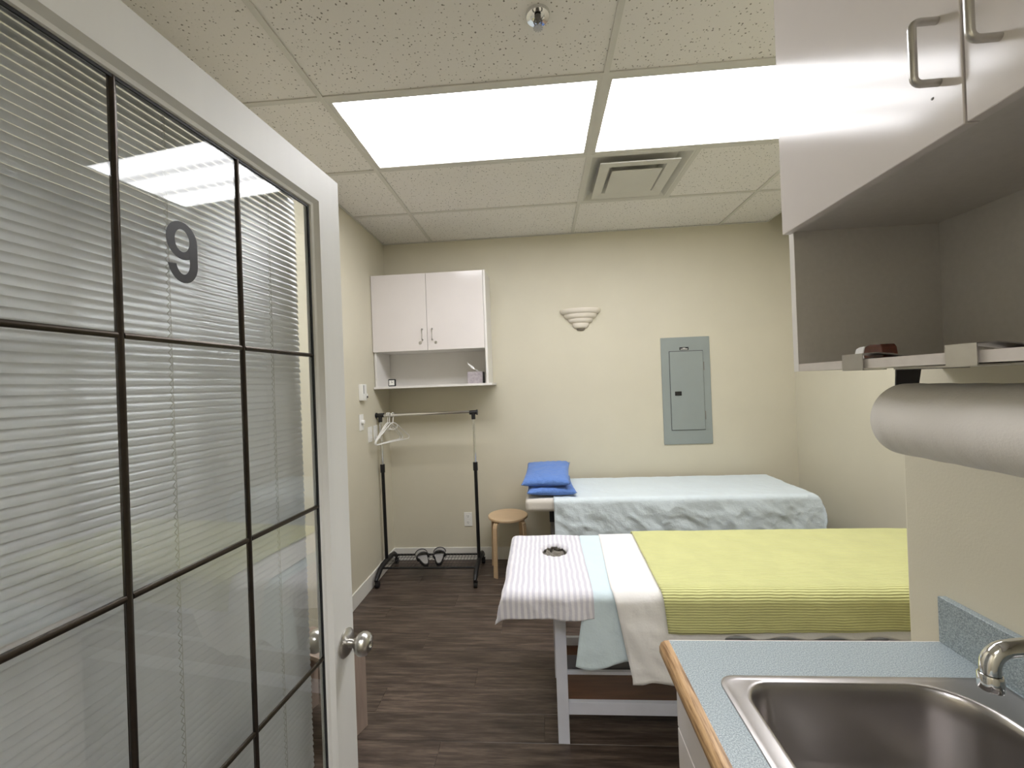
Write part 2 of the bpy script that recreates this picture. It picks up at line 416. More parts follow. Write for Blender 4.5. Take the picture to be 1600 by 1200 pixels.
lathe(bm, [(0, -.0405), (.009, -.041), (.009, -.043), (0, -.0435)], (1.366, -2.12, H), seg=14)
mk('deflector', bm, 'nickel', sp)

# ------------------------------------------------------------------ glazed door (open, hinged beside the doorway)
DX = .82; DT = .035; DB = DX - DT
dy0, dy1 = -3.348, -2.503
gy0, gy1 = -3.262, -2.588; gz0, gz1 = .135, 1.955
dr = bpy.data.objects.new('door_1', None); C.objects.link(dr); dr.location = (DX - DT / 2, dy0, 0); tag(dr, kind=S)
bx('stile', (DB, gy1, .008), (DX, dy1, 2.035), 'door_paint', dr)
bx('stile', (DB, dy0, .008), (DX, gy0, 2.035), 'door_paint', dr)
bx('top_rail', (DB, gy0, gz1), (DX, gy1, 2.035), 'door_paint', dr)
bx('bottom_rail', (DB, gy0, .008), (DX, gy1, gz0), 'door_paint', dr)
# glazing bead: moulded frame around the glass
def bead(xface, sgn, name):
    bm = NB()
    prof = [(0, .000), (0, .004), (.006, .004), (.014, -.006), (.020, -.008), (.022, -.014)]  # inward, out of face
    rings = []
    for ins, out in prof:
        rings.append([bm.verts.new((xface + sgn * out, a, b)) for a, b in ((gy0 + ins, gz0 + ins), (gy1 - ins, gz0 + ins), (gy1 - ins, gz1 - ins), (gy0 + ins, gz1 - ins))])
    for i in range(len(rings) - 1):
        for k in range(4): bm.faces.new((rings[i][k], rings[i][(k + 1) % 4], rings[i + 1][(k + 1) % 4], rings[i + 1][k]))
    mk(name, bm, 'door_paint', dr)
bead(DX, 1, 'glazing_bead'); bead(DB, -1, 'glazing_bead')
GX = .803
cy = [-3.238, -3.028, -2.818, -2.608]; cz = [.158, .513, .868, 1.225, 1.580, 1.935]
cy[0] = gy0 + .02; cy[-1] = gy1 - .018; cz[0] = gz0 + .018; cz[-1] = gz1 - .018
for i in range(3):
    for j in range(5):
        bx('pane', (GX - .002, cy[i] + .0002, cz[j] + .0002), (GX + .002, cy[i + 1] - .0002, cz[j + 1] - .0002), 'glass', dr)
def came(lo, hi, ax):
    bm = NB(); a, b = Vector(lo), Vector(hi)
    for s_ in (1, -1):
        for q in ((-.0035, .0015), (.0035, .0015), (0, .0035)):
            pass
    w_ = .0042
    pr = [(-w_, .0022), (-w_, .0034), (-.0015, .0052), (.0015, .0052), (w_, .0034), (w_, .0022), (w_, -.0034), (0, -.005), (-w_, -.0034)]
    if ax == 'Z': prism(bm, [(GX + o_, a.y + s_) for s_, o_ in pr], b.z - a.z, 'Z', a.z)
    else: prism(bm, [(GX + o_, a.z + s_) for s_, o_ in pr], b.y - a.y, 'Y', a.y)
    mk('came', bm, 'came', dr, smooth=True, auto=50)
for y in cy[1:3]: came((GX, y, cz[0]), (GX, y, cz[-1]), 'Z')
for z in cz[1:5]:
    for i in range(3): came((GX, cy[i] + (.0043 if i else 0), z), (GX, cy[i + 1] - (.0043 if i < 2 else 0), z), 'Y')
# thin dark gasket around the glass
bm = NB()
for lo, hi in (((cy[0], cz[0]), (cy[-1], cz[0] + .008)), ((cy[0], cz[-1] - .008), (cy[-1], cz[-1])), ((cy[0], cz[0]), (cy[0] + .008, cz[-1])), ((cy[-1] - .008, cz[0]), (cy[-1], cz[-1]))):
    box(bm, (GX + .0021, lo[0], lo[1]), (GX + .005, hi[0], hi[1]))
mk('gasket', bm, 'black_plastic', dr)
# the number 9 in black vinyl on the glass
bm = NB(); nx = GX + .0024; ny, nz_ = -2.933, 1.722; hw, hh = .0265, .0485
def nine():
    # outer contour and inner strokes in unit box x -1..1, y -1..1
    cyb = .38; N = 28
    out = [(math.cos(a), cyb + .62 * math.sin(a)) for a in [2 * PI * k / N for k in range(N)]]
    inn = [(.47 * math.cos(a), cyb + .37 * math.sin(a)) for a in [2 * PI * k / N for k in range(N)]]
    V = lambda p: bm.verts.new((nx, ny + p[0] * hw, nz_ + p[1] * hh))
    A = [V(p) for p in out]; B = [V(p) for p in inn]
    for k in range(N): bm.faces.new((A[k], A[(k + 1) % N], B[(k + 1) % N], B[k]))
    # tail: from the right side of the bowl down and round to the lower left
    cl = []; 
    for k in range(15):
        a = k / 14
        ang = .15 - a * (PI * .94)
        cl.append(ang)
    o_ = [(1.0, .38)]; i_ = [(.45, .2)]
    for ang in cl:
        o_.append((.02 + .98 * math.cos(ang), -.30 + .70 * math.sin(ang) if ang < 0 else -.30 + .7 * math.sin(ang)))
        i_.append((.02 + .45 * math.cos(ang), -.30 + .42 * math.sin(ang)))
    o_[-1] = (-.94, -.46); i_[-1] = (-.42, -.42)
    A = [bm.verts.new((nx + .0001, ny + p[0] * hw, nz_ + p[1] * hh)) for p in o_]; B = [bm.verts.new((nx + .0001, ny + p[0] * hw, nz_ + p[1] * hh)) for p in i_]
    for k in range(len(A) - 1): bm.faces.new((A[k], A[k + 1], B[k + 1], B[k]))
nine()
o = mk('door_number', bm, 'decal', dr, label='black vinyl numeral 9')
md = o.modifiers.new('th', 'SOLIDIFY'); md.thickness = .0003; md.offset = 0
# knob, both sides
ky, kz = -2.540, .862
kn = bpy.data.objects.new('door_knob', None); C.objects.link(kn); kn.parent = dr; kn.location = Vector((DX, ky, kz)) - dr.location
for nm, sgn, x_ in (('near', 1, DX), ('far', -1, DB)):
    bm = NB(); lathe(bm, [(0, .0), (.034, .0), (.034, .003), (.030, .007), (.022, .009), (.013, .011), (0, .011)], (x_, ky, kz), 'X', 32)
    if sgn < 0: bmesh.ops.scale(bm, vec=(-1, 1, 1), verts=bm.verts, space=Matrix.Translation((-x_, 0, 0)))
    mk('rosette', bm, 'nickel', kn, smooth=True)
    bm = NB(); lathe(bm, [(.011, .009), (.0105, .022), (.013, .028), (.022, .033), (.0275, .042), (.028, .050), (.025, .059), (.017, .065), (.008, .0665), (.006, .064), (0, .064)], (x_, ky, kz), 'X', 32)
    if sgn < 0: bmesh.ops.scale(bm, vec=(-1, 1, 1), verts=bm.verts, space=Matrix.Translation((-x_, 0, 0)))
    mk('grip', bm, 'nickel', kn, smooth=True, auto=60)
bx('hinge', (DB - .004, dy0 - .012, 1.75), (DB + .004, dy0 + .002, 1.85), 'nickel', dr)
bx('hinge', (DB - .004, dy0 - .012, .2), (DB + .004, dy0 + .002, .3), 'nickel', dr)
bm = NB(); box(bm, (.735, FY - .1, 0), (.748, FY + .0, 2.07)); box(bm, (1.728, FY - .1, 0), (1.74, FY, 2.07)); mk('trim_1', bm, 'white_trim', kind=S)

# venetian blind on the back of the door
BX = .762
bl = thing('venetian_blind', (BX, -3.3, 1.98), 'closed silver grey mini venetian blind hanging behind the glass of the open door', 'blind')
by0, by1 = -3.29, -2.604
bx('headrail', (BX - .012, by0, 1.965), (BX + .012, by1, 1.99), 'slat', bl)
bm = NB(); L = by1 - by0; nseg = 4; rw = .0165
prof = []
for k in range(nseg + 1):
    s_ = k / nseg - .5; prof.append((s_ * rw, .0016 * (1 - (2 * s_) ** 2)))
a = math.radians(66)   # bottom edge leans to the room
P0 = []
for s_, h_ in prof:
    # along the slat width: from upper/back to lower/front
    P0.append((s_ * math.cos(a) + h_ * math.sin(a), -s_ * math.sin(a) + h_ * math.cos(a)))
R0 = [bm.verts.new((x_, 0, z_)) for x_, z_ in P0]; R1 = [bm.verts.new((x_, L, z_)) for x_, z_ in P0]
for k in range(nseg): bm.faces.new((R0[k], R0[k + 1], R1[k + 1], R1[k]))
sl = bpy.data.meshes.new('slat'); bm.to_mesh(sl); bm.free(); sl.materials.append(MT['slat'])
for p in sl.polygons: p.use_smooth = True
z = 1.958
while z > .20:
    o = bpy.data.objects.new('slat', sl); C.objects.link(o); o.parent = bl
    o.location = Vector((BX, by0 + random.uniform(-.0008, .0008), z)) - bl.location; o.rotation_euler.y = random.uniform(-.02, .02); z -= .0128
bx('bottom_rail', (BX - .008, by0, z - .008), (BX + .008, by1, z + .004), 'slat', bl)
for y in (-2.705, -2.931, -3.157):
    bm = NB(); zz = 1.965; pts = []; i = 0
    while zz > .2: pts.append((BX + .0088 + (.0012 if i % 2 else -.0002), y + (.003 if i % 2 else -.001), zz)); zz -= .00625; i += 1
    tube(bm, pts, .0006, 4); tube(bm, [(BX + .011, y + .003, 1.965), (BX + .011, y + .003, .2)], .0005, 4)
    mk('ladder_cord', bm, 'cord', bl)

phi = -math.radians(4.6); PV = Vector((DX, dy1, 0)); RM = Matrix.Rotation(phi, 3, 'Z')
for o in (dr, bl):
    o.location = PV + RM @ (o.location - PV); o.rotation_euler.z = phi
# low board-sided step stool half hidden by the door
st = thing('step_stool', (.40, -1.88, 0), 'pale pinkish wooden board side of a low stool, mostly hidden behind the open door', 'stool')
ang = math.radians(-22)
def rb(name, lo, hi):
    bm = NB(); box(bm, lo, hi, Matrix.Rotation(ang, 3, 'Z'), (.506, -1.75, 0)); mk(name, bm, 'pink_wood', st, bevel=.002)
rb('side_panel', (.486, -1.91, 0), (.506, -1.75, .35)); rb('side_panel', (.17, -1.91, 0), (.19, -1.75, .35)); rb('top_board', (.165, -1.91, .35), (.507, -1.75, .368)); rb('back_rail', (.19, -1.775, .2), (.486, -1.76, .28))

# ------------------------------------------------------------------ wall cabinet in the far corner
wc = thing('wall_cabinet', (.46, -.16, 1.5), 'white two-door wall cabinet with an open shelf, hung in the far left corner', 'cabinet')
cz1 = 2.41; zs = 1.797
bm = NB(); box(bm, (.006, -.302, 1.518), (.024, 0, cz1)); box(bm, (.908, -.320, 1.518), (.926, 0, cz1)); box(bm, (.024, -.302, cz1 - .018), (.908, 0, cz1)); box(bm, (.024, -.302, zs), (.908, -.008, zs + .018)); box(bm, (.024, -.008, 1.518), (.908, -.0005, cz1 - .018))
mk('body', bm, 'laminate_matte', wc, bevel=.0008, bseg=1)
bx('bottom_shelf', (.003, -.332, 1.500), (.955, 0, 1.518), 'laminate_matte', wc, bevel=.001, bseg=1)
for x0, x1, hx, lx in ((.004, .4485, .412, .390), (.4515, .906, .492, .516)):
    d = bx('door', (x0, -.320, zs - .002), (x1, -.303, cz1 - .002), 'laminate', wc, bevel=.001, bseg=1)
    bm = NB(); tube(bm, [(hx, -.32, 1.962), (hx, -.338, 1.964), (hx, -.345, 1.955), (hx, -.342, 1.92), (hx, -.345, 1.885), (hx, -.338, 1.876), (hx, -.32, 1.878)], [.005, .0045, .004, .0032, .004, .0045, .005], 8)
    mk('handle', bm, 'nickel', d, smooth=True)
    bm = NB(); lathe(bm, [(0, -.004), (.0105, -.004), (.012, 0)], (lx, -.320, 1.855), 'Y', 16); mk('lock', bm, 'nickel', d, smooth=True)
# tissue box with tissue
tb = thing('tissue_box', (.81, -.2, 1.518), 'mauve grey cube tissue box with a white tissue, at the right of the open shelf', 'tissue box')
bx('box', (.750, -.262, 1.518), (.872, -.14, 1.612), 'tissue_box', tb, bevel=.002)
bx('side_label', (.8722, -.262, 1.518), (.8735, -.14, 1.61), 'black_plastic', tb)
bm = NB()
n_ = 9; G = []
for i in range(n_):
    row = []
    for j in range(5):
        s_ = i / (n_ - 1); t_ = j / 4 - .5
        x_ = .835 - s_ * .085 + .008 * math.sin(j * 2.2); z_ = 1.606 + s_ * .085 - .018 * abs(t_) * 2 * s_ + .006 * math.sin(j * 3 + i)
        row.append(bm.verts.new((x_, -.21 + t_ * (.075 - .02 * s_) + .01 * math.sin(i * 1.3), z_)))
    G.append(row)
for i in range(n_ - 1):
    for j in range(4): bm.faces.new((G[i][j], G[i][j + 1], G[i + 1][j + 1], G[i + 1][j]))
o = mk('tissue', bm, 'tissue', tb, smooth=True, auto=80); md = o.modifiers.new('th', 'SOLIDIFY'); md.thickness = .001
# clock
ck = thing('desk_clock', (.135, -.28, 1.518), 'small square desk clock with a black rim and white face on the open shelf', 'clock')
bx('case', (.104, -.285, 1.518), (.166, -.265, 1.577), 'black_plastic', ck, bevel=.008, bseg=3)
bx('dial', (.113, -.2865, 1.527), (.157, -.2845, 1.568), 'white_plastic', ck, bevel=.0008)
bm = NB(); box(bm, (.134, -.2875, 1.546), (.1365, -.2868, 1.562)); box(bm, (.134, -.2875, 1.545), (.147, -.2868, 1.5475), Matrix.Rotation(-.5, 3, 'Y'), (.135, -.287, 1.546)); mk('hands', bm, 'black_plastic', ck)
bm = NB()
for k in range(12):
    a = k * PI / 6; R_ = .0185
    box(bm, (.135 + R_ * math.sin(a) - .0008, -.2872, 1.5475 + R_ * math.cos(a) - .0012), (.135 + R_ * math.sin(a) + .0008, -.2866, 1.5475 + R_ * math.cos(a) + .0012))
mk('hour_marks', bm, 'black_plastic', ck)

# ------------------------------------------------------------------ things on the walls
def screw(bm, c): lathe(bm, [(0, -.0012), (.003, -.001), (.003, 0)], c, 'X', 8)
th = thing('thermostat', (0, -.563, 1.48), 'white wall thermostat with a vertical scale slot and lever, topmost on the left wall', 'thermostat')
bx('housing', (0, -.600, 1.420), (.032, -.530, 1.540), 'white_plastic', th, bevel=.003)
bx('scale_slot', (.0318, -.586, 1.470), (.0332, -.580, 1.532), 'black_plastic', th)
bx('dial_knob', (.032, -.552, 1.440), (.042, -.534, 1.470), 'white_plastic', th, bevel=.003)
bx('lever', (.042, -.556, 1.438), (.045, -.540, 1.452), 'black_plastic', th)
di = thing('dimmer_switch', (0, -.58, 1.26), 'white dimmer plate with a round knob on the left wall below the thermostat', 'switch')
bx('plate', (0, -.613, 1.200), (.006, -.543, 1.318), 'white_plastic', di, bevel=.002)
bm = NB(); lathe(bm, [(.017, .006), (.016, .024), (.013, .026), (0, .026)], (0, -.578, 1.262), 'X', 24); mk('knob', bm, 'white_plastic', di, smooth=True)
s1 = thing('light_switch', (0, -.43, 1.152), 'white double toggle switch plate on the left wall, nearer of the two side by side', 'switch')
bx('plate', (0, -.468, 1.093), (.006, -.396, 1.212), 'white_plastic', s1, bevel=.002)
bx('toggle', (.006, -.437, 1.165), (.018, -.427, 1.185), 'white_plastic', s1, bevel=.002); bx('toggle', (.006, -.437, 1.118), (.018, -.427, 1.138), 'white_plastic', s1, bevel=.002)
s2 = thing('light_switch', (0, -.325, 1.152), 'white rocker switch plate on the left wall just behind the garment rack post', 'switch')
bx('plate', (0, -.361, 1.093), (.006, -.289, 1.212), 'white_plastic', s2, bevel=.002)
bx('rocker', (.006, -.341, 1.120), (.010, -.309, 1.186), 'white_plastic', s2, bevel=.002); bx('slider', (.010, -.333, 1.115), (.017, -.315, 1.125), 'white_plastic', s2, bevel=.002)
ou = thing('wall_outlet', (.665, 0, .348), 'white duplex electrical outlet low on the back wall beside the rack', 'outlet')
bx('plate', (.630, -.006, .288), (.700, 0, .408), 'white_plastic', ou, bevel=.002)
for z in (.375, .321):
    bm = NB(); prism(bm, [(.665 + .0165 * max(-.92, min(.92, math.cos(a))), z + .0165 * math.sin(a)) for a in [2 * PI * k / 20 for k in range(20)]], .003, 'Y', -.009)
    p_ = mk('receptacle', bm, 'white_plastic', ou)
    bm = NB(); box(bm, (.657, -.0096, z), (.6595, -.0088, z + .009)); box(bm, (.6705, -.0096, z), (.673, -.0088, z + .007)); box(bm, (.6625, -.0096, z - .009), (.6675, -.0088, z - .005))
    mk('slots', bm, 'black_plastic', p_)
# breaker panel
ep = thing('breaker_panel', (2.55, 0, 1.39), 'grey electrical breaker panel cover set in the back wall', 'electrical panel')
bx('cover', (2.347, -.010, .948), (2.744, 0, 1.841), 'panel_grey', ep, bevel=.003)
bx('door_recess', (2.410, -.0108, 1.064), (2.687, -.0098, 1.727), 'dark_vinyl', ep)
d = bx('panel_door', (2.413, -.019, 1.068), (2.684, -.0105, 1.722), 'panel_grey', ep, bevel=.004, bseg=3)
bx('latch', (2.446, -.022, 1.355), (2.500, -.018, 1.390), 'black_plastic', d, bevel=.002)
bx('latch_lever', (2.466, -.0245, 1.360), (2.492, -.0218, 1.385), 'black_metal', d, bevel=.001)
for z in (1.56, 1.15): bx('hinge', (2.684, -.017, z), (2.692, -.010, z + .07), 'grey_plastic', ep)
pl_ = bx('name_plate', (2.498, -.0125, 1.733), (2.572, -.0100, 1.757), 'black_plastic', ep)
bm = NB()
random.seed(7)
x_ = 2.507
while x_ < 2.562:
    w_ = random.uniform(.003, .006); box(bm, (x_, -.0130, 1.7375), (x_ + w_, -.0124, 1.7445)); x_ += w_ + .0018
box(bm, (2.524, -.0130, 1.747), (2.546, -.0124, 1.7505)); mk('plate_print', bm, 'white_plastic', pl_)
for x_, z_ in ((2.36, 1.825), (2.73, 1.825), (2.36, .965), (2.73, .965)):
    bm = NB(); lathe(bm, [(0, -.0125), (.005, -.012), (.005, -.0095)], (x_, 0, z_), 'Y', 10); mk('screw', bm, 'panel_grey', ep)
# sconce: four stepped shells
sn = thing('wall_sconce', (1.69, 0, 2.02), 'ivory ceramic half-round wall sconce of four stepped shells on the back wall', 'wall lamp')
def shell(bm, r0, r1, zt, zb, dep):
    pr = []
    for k in range(11):
        a = k / 10; rr = r1 + (r0 - r1) * math.sqrt(max(0, 1 - a ** 2.6))
        pr.append((rr, zt - (zt - zb) * a))
    pr = [(r0 - .012, zt - .004), (r0 - .003, zt)] + pr[1:] + [(r1 - .012, zb + .002)]
    lathe(bm, pr, (1.69, -.001, 0), 'Z', 28, PI, 2 * PI, 1, dep)
for (r0, r1, zt, zb) in ((.172, .128, 2.113, 2.070), (.140, .096, 2.076, 2.032), (.106, .062, 2.038, 1.996), (.072, .036, 2.002, 1.952)):
    bm = NB(); shell(bm, r0, r1, zt, zb, .62); o = mk('tier', bm, 'ceramic', sn, smooth=True, auto=50)
    md = o.modifiers.new('th', 'SOLIDIFY'); md.thickness = .004
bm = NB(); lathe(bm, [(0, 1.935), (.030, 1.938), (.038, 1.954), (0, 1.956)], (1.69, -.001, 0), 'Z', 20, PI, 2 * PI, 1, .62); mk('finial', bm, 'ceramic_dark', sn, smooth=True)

# ------------------------------------------------------------------ garment rack, hangers, sandals
rk = thing('garment_rack', (.42, -.30, 0), 'black and chrome rolling garment rack with a wire shelf in the far left corner', 'clothes rack')
RY = -.30
bm = NB(); tube(bm, [(.03, RY, 1.287), (.80, RY, 1.294)], .011, 14); mk('hanging_rail', bm, 'chrome', rk, smooth=True)
for x0, xt, s_ in ((.048, .036, -1), (.796, .792, 1)):
    bm = NB(); tube(bm, [(x0 + (xt - x0) * .6, RY, .84), (xt, RY, 1.27)], .010, 14); mk('upper_post', bm, 'chrome', rk, smooth=True)
    bm = NB(); tube(bm, [(x0, RY, .12), (x0 + (xt - x0) * .6, RY, .865)], .0135, 14); mk('lower_post', bm, 'black_metal', rk, smooth=True)
    bm = NB(); tube(bm, [(x0 + (xt - x0) * .6, RY, .83), (x0 + (xt - x0) * .62, RY, .895)], .0185, 14); mk('clamp_collar', bm, 'black_plastic', rk, smooth=True)
    bm = NB(); tube(bm, [(xt, RY, 1.235), (xt, RY, 1.29)], .016, 14); tube(bm, [(xt - .028 if s_ < 0 else xt - .03, RY, 1.288), (xt + .03, RY, 1.29)], .017, 14)
    e_ = xt - .03 if s_ < 0 else xt + .03
    tube(bm, [(e_ - .004, RY, 1.289), (e_ + .004, RY, 1.289)], .022, 14)
    mk('corner_joint', bm, 'black_plastic', rk, smooth=True)
    bm = NB(); tube(bm, [(x0, -.53, .062), (x0, -.50, .078), (x0, -.44, .112), (x0, -.38, .125), (x0, -.22, .125), (x0, -.14, .112), (x0, -.09, .078), (x0, -.06, .062)], [.012, .017, .019, .019, .019, .019, .017, .012], 12)
    foot = mk('foot_bar', bm, 'black_plastic', rk, smooth=True)
    for y in (-.50, -.075):
        bm = NB(); tube(bm, [(x0 - .013, y, .022), (x0 + .013, y, .022)], .022, 18); tube(bm, [(x0, y, .04), (x0, y, .07)], .006, 8); box(bm, (x0 - .015, y - .014, .028), (x0 + .015, y + .012, .048))
        mk('caster', bm, 'black_plastic', foot, smooth=True)
bm = NB(); tube(bm, [(.048, -.425, .116), (.796, -.425, .116)], .008, 10); mk('shelf_rail', bm, 'black_metal', rk, smooth=True)
bm = NB(); tube(bm, [(.048, -.175, .116), (.796, -.175, .116)], .008, 10); mk('shelf_rail', bm, 'black_metal', rk, smooth=True)
bm = NB()
x_ = .075
while x_ < .78: tube(bm, [(x_, -.425, .1255), (x_, -.30, .122), (x_, -.175, .1255)], .0018, 5); x_ += .026
for y in (-.36, -.30, -.24): tube(bm, [(.05, y, .1205), (.79, y, .1205)], .0018, 5)
mk('shelf_wires', bm, 'black_metal', rk)
# hanger prototype, hook at origin, plane along X' then rotated about z
def hanger():
    h = thing('coat_hanger', (0, 0, 0), 'hanger', 'hanger', 'white plastic hangers on the rack rail')
    bm = NB()
    hook = [(.016 * math.cos(a), 0, .0 + .016 * math.sin(a)) for a in [math.radians(d_) for d_ in range(200, -61, -20)]]
    hook += [(.002, 0, -.035), (0, 0, -.062)]
    tube(bm, hook, .0034, 8); mk('hook', bm, 'white_plastic', h, smooth=True)
    bm = NB(); W = .20
    pts = [(0, 0, -.058), (.045, 0, -.075), (.12, 0, -.125), (W - .02, 0, -.165), (W, 0, -.180), (W - .006, 0, -.195), (W - .03, 0, -.199), (0, 0, -.196), (-W + .03, 0, -.199), (-W + .006, 0, -.195), (-W, 0, -.180), (-W + .02, 0, -.165), (-.12, 0, -.125), (-.045, 0, -.075)]
    # smooth the loop once
    q = []
    for i in range(len(pts)):
        a, b = Vector(pts[i]), Vector(pts[(i + 1) % len(pts)]); q += [a * .75 + b * .25, a * .25 + b * .75]
    q = [Vector((v_.x, v_.y, v_.z * 1.12 + .006)) for v_ in q]
    tube(bm, q, .0040, 8, closed=True); mk('shoulder_loop', bm, 'white_plastic', h, smooth=True)
    bm = NB(); tube(bm, [(-.055, 0, -.082), (-.045, 0, -.112), (0, 0, -.120), (.045, 0, -.112), (.055, 0, -.082)], .003, 8); mk('centre_brace', bm, 'white_plastic', h, smooth=True)
    return h
h0 = hanger()
for o_, (x_, rz, lb) in zip([h0, None, None], ((.095, 1.42, 'white plastic coat hanger hanging leftmost on the rack rail'), (.110, 1.38, 'white plastic coat hanger hanging between two others on the rack rail'), (.138, 1.22, 'white plastic coat hanger hanging rightmost and turned most towards the viewer'))):
    if o_ is None: o_ = dup(h0, (0, 0, 0))
    o_.location = (x_, RY, 1.279 + .0115 + .0005); o_.rotation_euler.z = rz; o_['label'] = lb
# slide sandals
def sandal():
    s = thing('slide_sandal', (0, 0, 0), 's', 'sandal', 'pair of slide sandals on the rack shelf')
    out = []
    for k in range(36):
        a = 2 * PI * k / 36; yy = .135 * math.sin(a)
        wdt = .048 if yy > 0 else .038
        out.append((wdt * (1 if abs(math.cos(a)) > 0 else 0) * math.copysign(abs(math.cos(a)) ** .75, math.cos(a)) + .004 * math.sin(a * 2), yy))
    bm = NB(); prism(bm, out, .022, 'Z', 0); mk('sole', bm, 'black_plastic', s, bevel=.003)
    bm = NB(); prism(bm, [(x_ * .82, y_ * .92) for x_, y_ in out], .004, 'Z', .0215); mk('footbed', bm, 'shoe_mesh', s)
    bm = NB(); rows = []
    for i in range(9):
        a = PI * i / 8; row = []
        for j in range(6):
            v_ = j / 5; y_ = .005 + v_ * .075; hh_ = .045 - .008 * v_
            row.append(bm.verts.new((-.051 * math.cos(a) * (1 - .04 * v_), y_ + .01 * math.sin(a), .012 + hh_ * math.sin(a))))
        rows.append(row)
    for i in range(8):
        for j in range(5): bm.faces.new((rows[i][j], rows[i][j + 1], rows[i + 1][j + 1], rows[i + 1][j]))
    o = mk('strap', bm, 'shoe_mesh', s, smooth=True); md = o.modifiers.new('th', 'SOLIDIFY'); md.thickness = .004
    bm = NB(); tube(bm, [(-.052 * math.cos(PI * i / 10), .005 + .01 * math.sin(PI * i / 10), .013 + .046 * math.sin(PI * i / 10)) for i in range(11)], .004, 6)
    tube(bm, [(-.050 * math.cos(PI * i / 10), .08 + .01 * math.sin(PI * i / 10), .013 + .038 * math.sin(PI * i / 10)) for i in range(11)], .004, 6)
    mk('strap_piping', bm, 'black_plastic', s, smooth=True)
    return s
sd = sandal(); sd.location = (.345, -.300, .1245); sd.rotation_euler = (math.radians(3), 0, math.radians(27)); sd['label'] = 'black-edged grey slide sandal on the rack shelf, left one of the pair'
s2_ = dup(sd, (.470, -.272, .1245)); s2_.rotation_euler = (math.radians(3), 0, math.radians(12)); s2_['label'] = 'black-edged grey slide sandal on the rack shelf, right one of the pair'

# ------------------------------------------------------------------ birch stool
so = thing('round_stool', (1.03, -.215, 0), 'round birch plywood stool with bent legs between the rack and the far bed', 'stool')
bm = NB(); lathe(bm, [(0, .430), (.155, .430), (.160, .434), (.160, .446), (.156, .450), (0, .450)], (1.03, -.215, 0), 'Z', 48); mk('seat', bm, 'birch', so, smooth=True, auto=35)
for k in range(4):
    a = math.radians(-125 + 90 * k); ca, sa = math.cos(a), math.sin(a)
    path = [(.085, .424), (.125, .424), (.147, .418), (.158, .404), (.163, .38), (.165, .30), (.168, .15), (.171, 0)]
    bm = NB(); rings = []
    for i, (rr, zz) in enumerate(path):
        p0 = path[max(i - 1, 0)]; p1 = path[min(i + 1, len(path) - 1)]; d_ = Vector((p1[0] - p0[0], p1[1] - p0[1])).normalized(); nrm = Vector((-d_.y, d_.x)) * .0055
        ring = []
        for sr, st_ in ((1, 1), (1, -1), (-1, -1), (-1, 1)):
            q = (rr + nrm.x * sr, zz + nrm.y * sr); tt = .019 * st_
            ring.append(bm.verts.new((1.03 + q[0] * ca - tt * sa, -.215 + q[0] * sa + tt * ca, max(0, q[1]))))
        rings.append(ring)
    for i in range(len(rings) - 1):
        for j in range(4): bm.faces.new((rings[i][j], rings[i][(j + 1) % 4], rings[i + 1][(j + 1) % 4], rings[i + 1][j]))
    bm.faces.new(rings[0]); bm.faces.new(rings[-1]); mk('leg', bm, 'birch', so, bevel=.002)

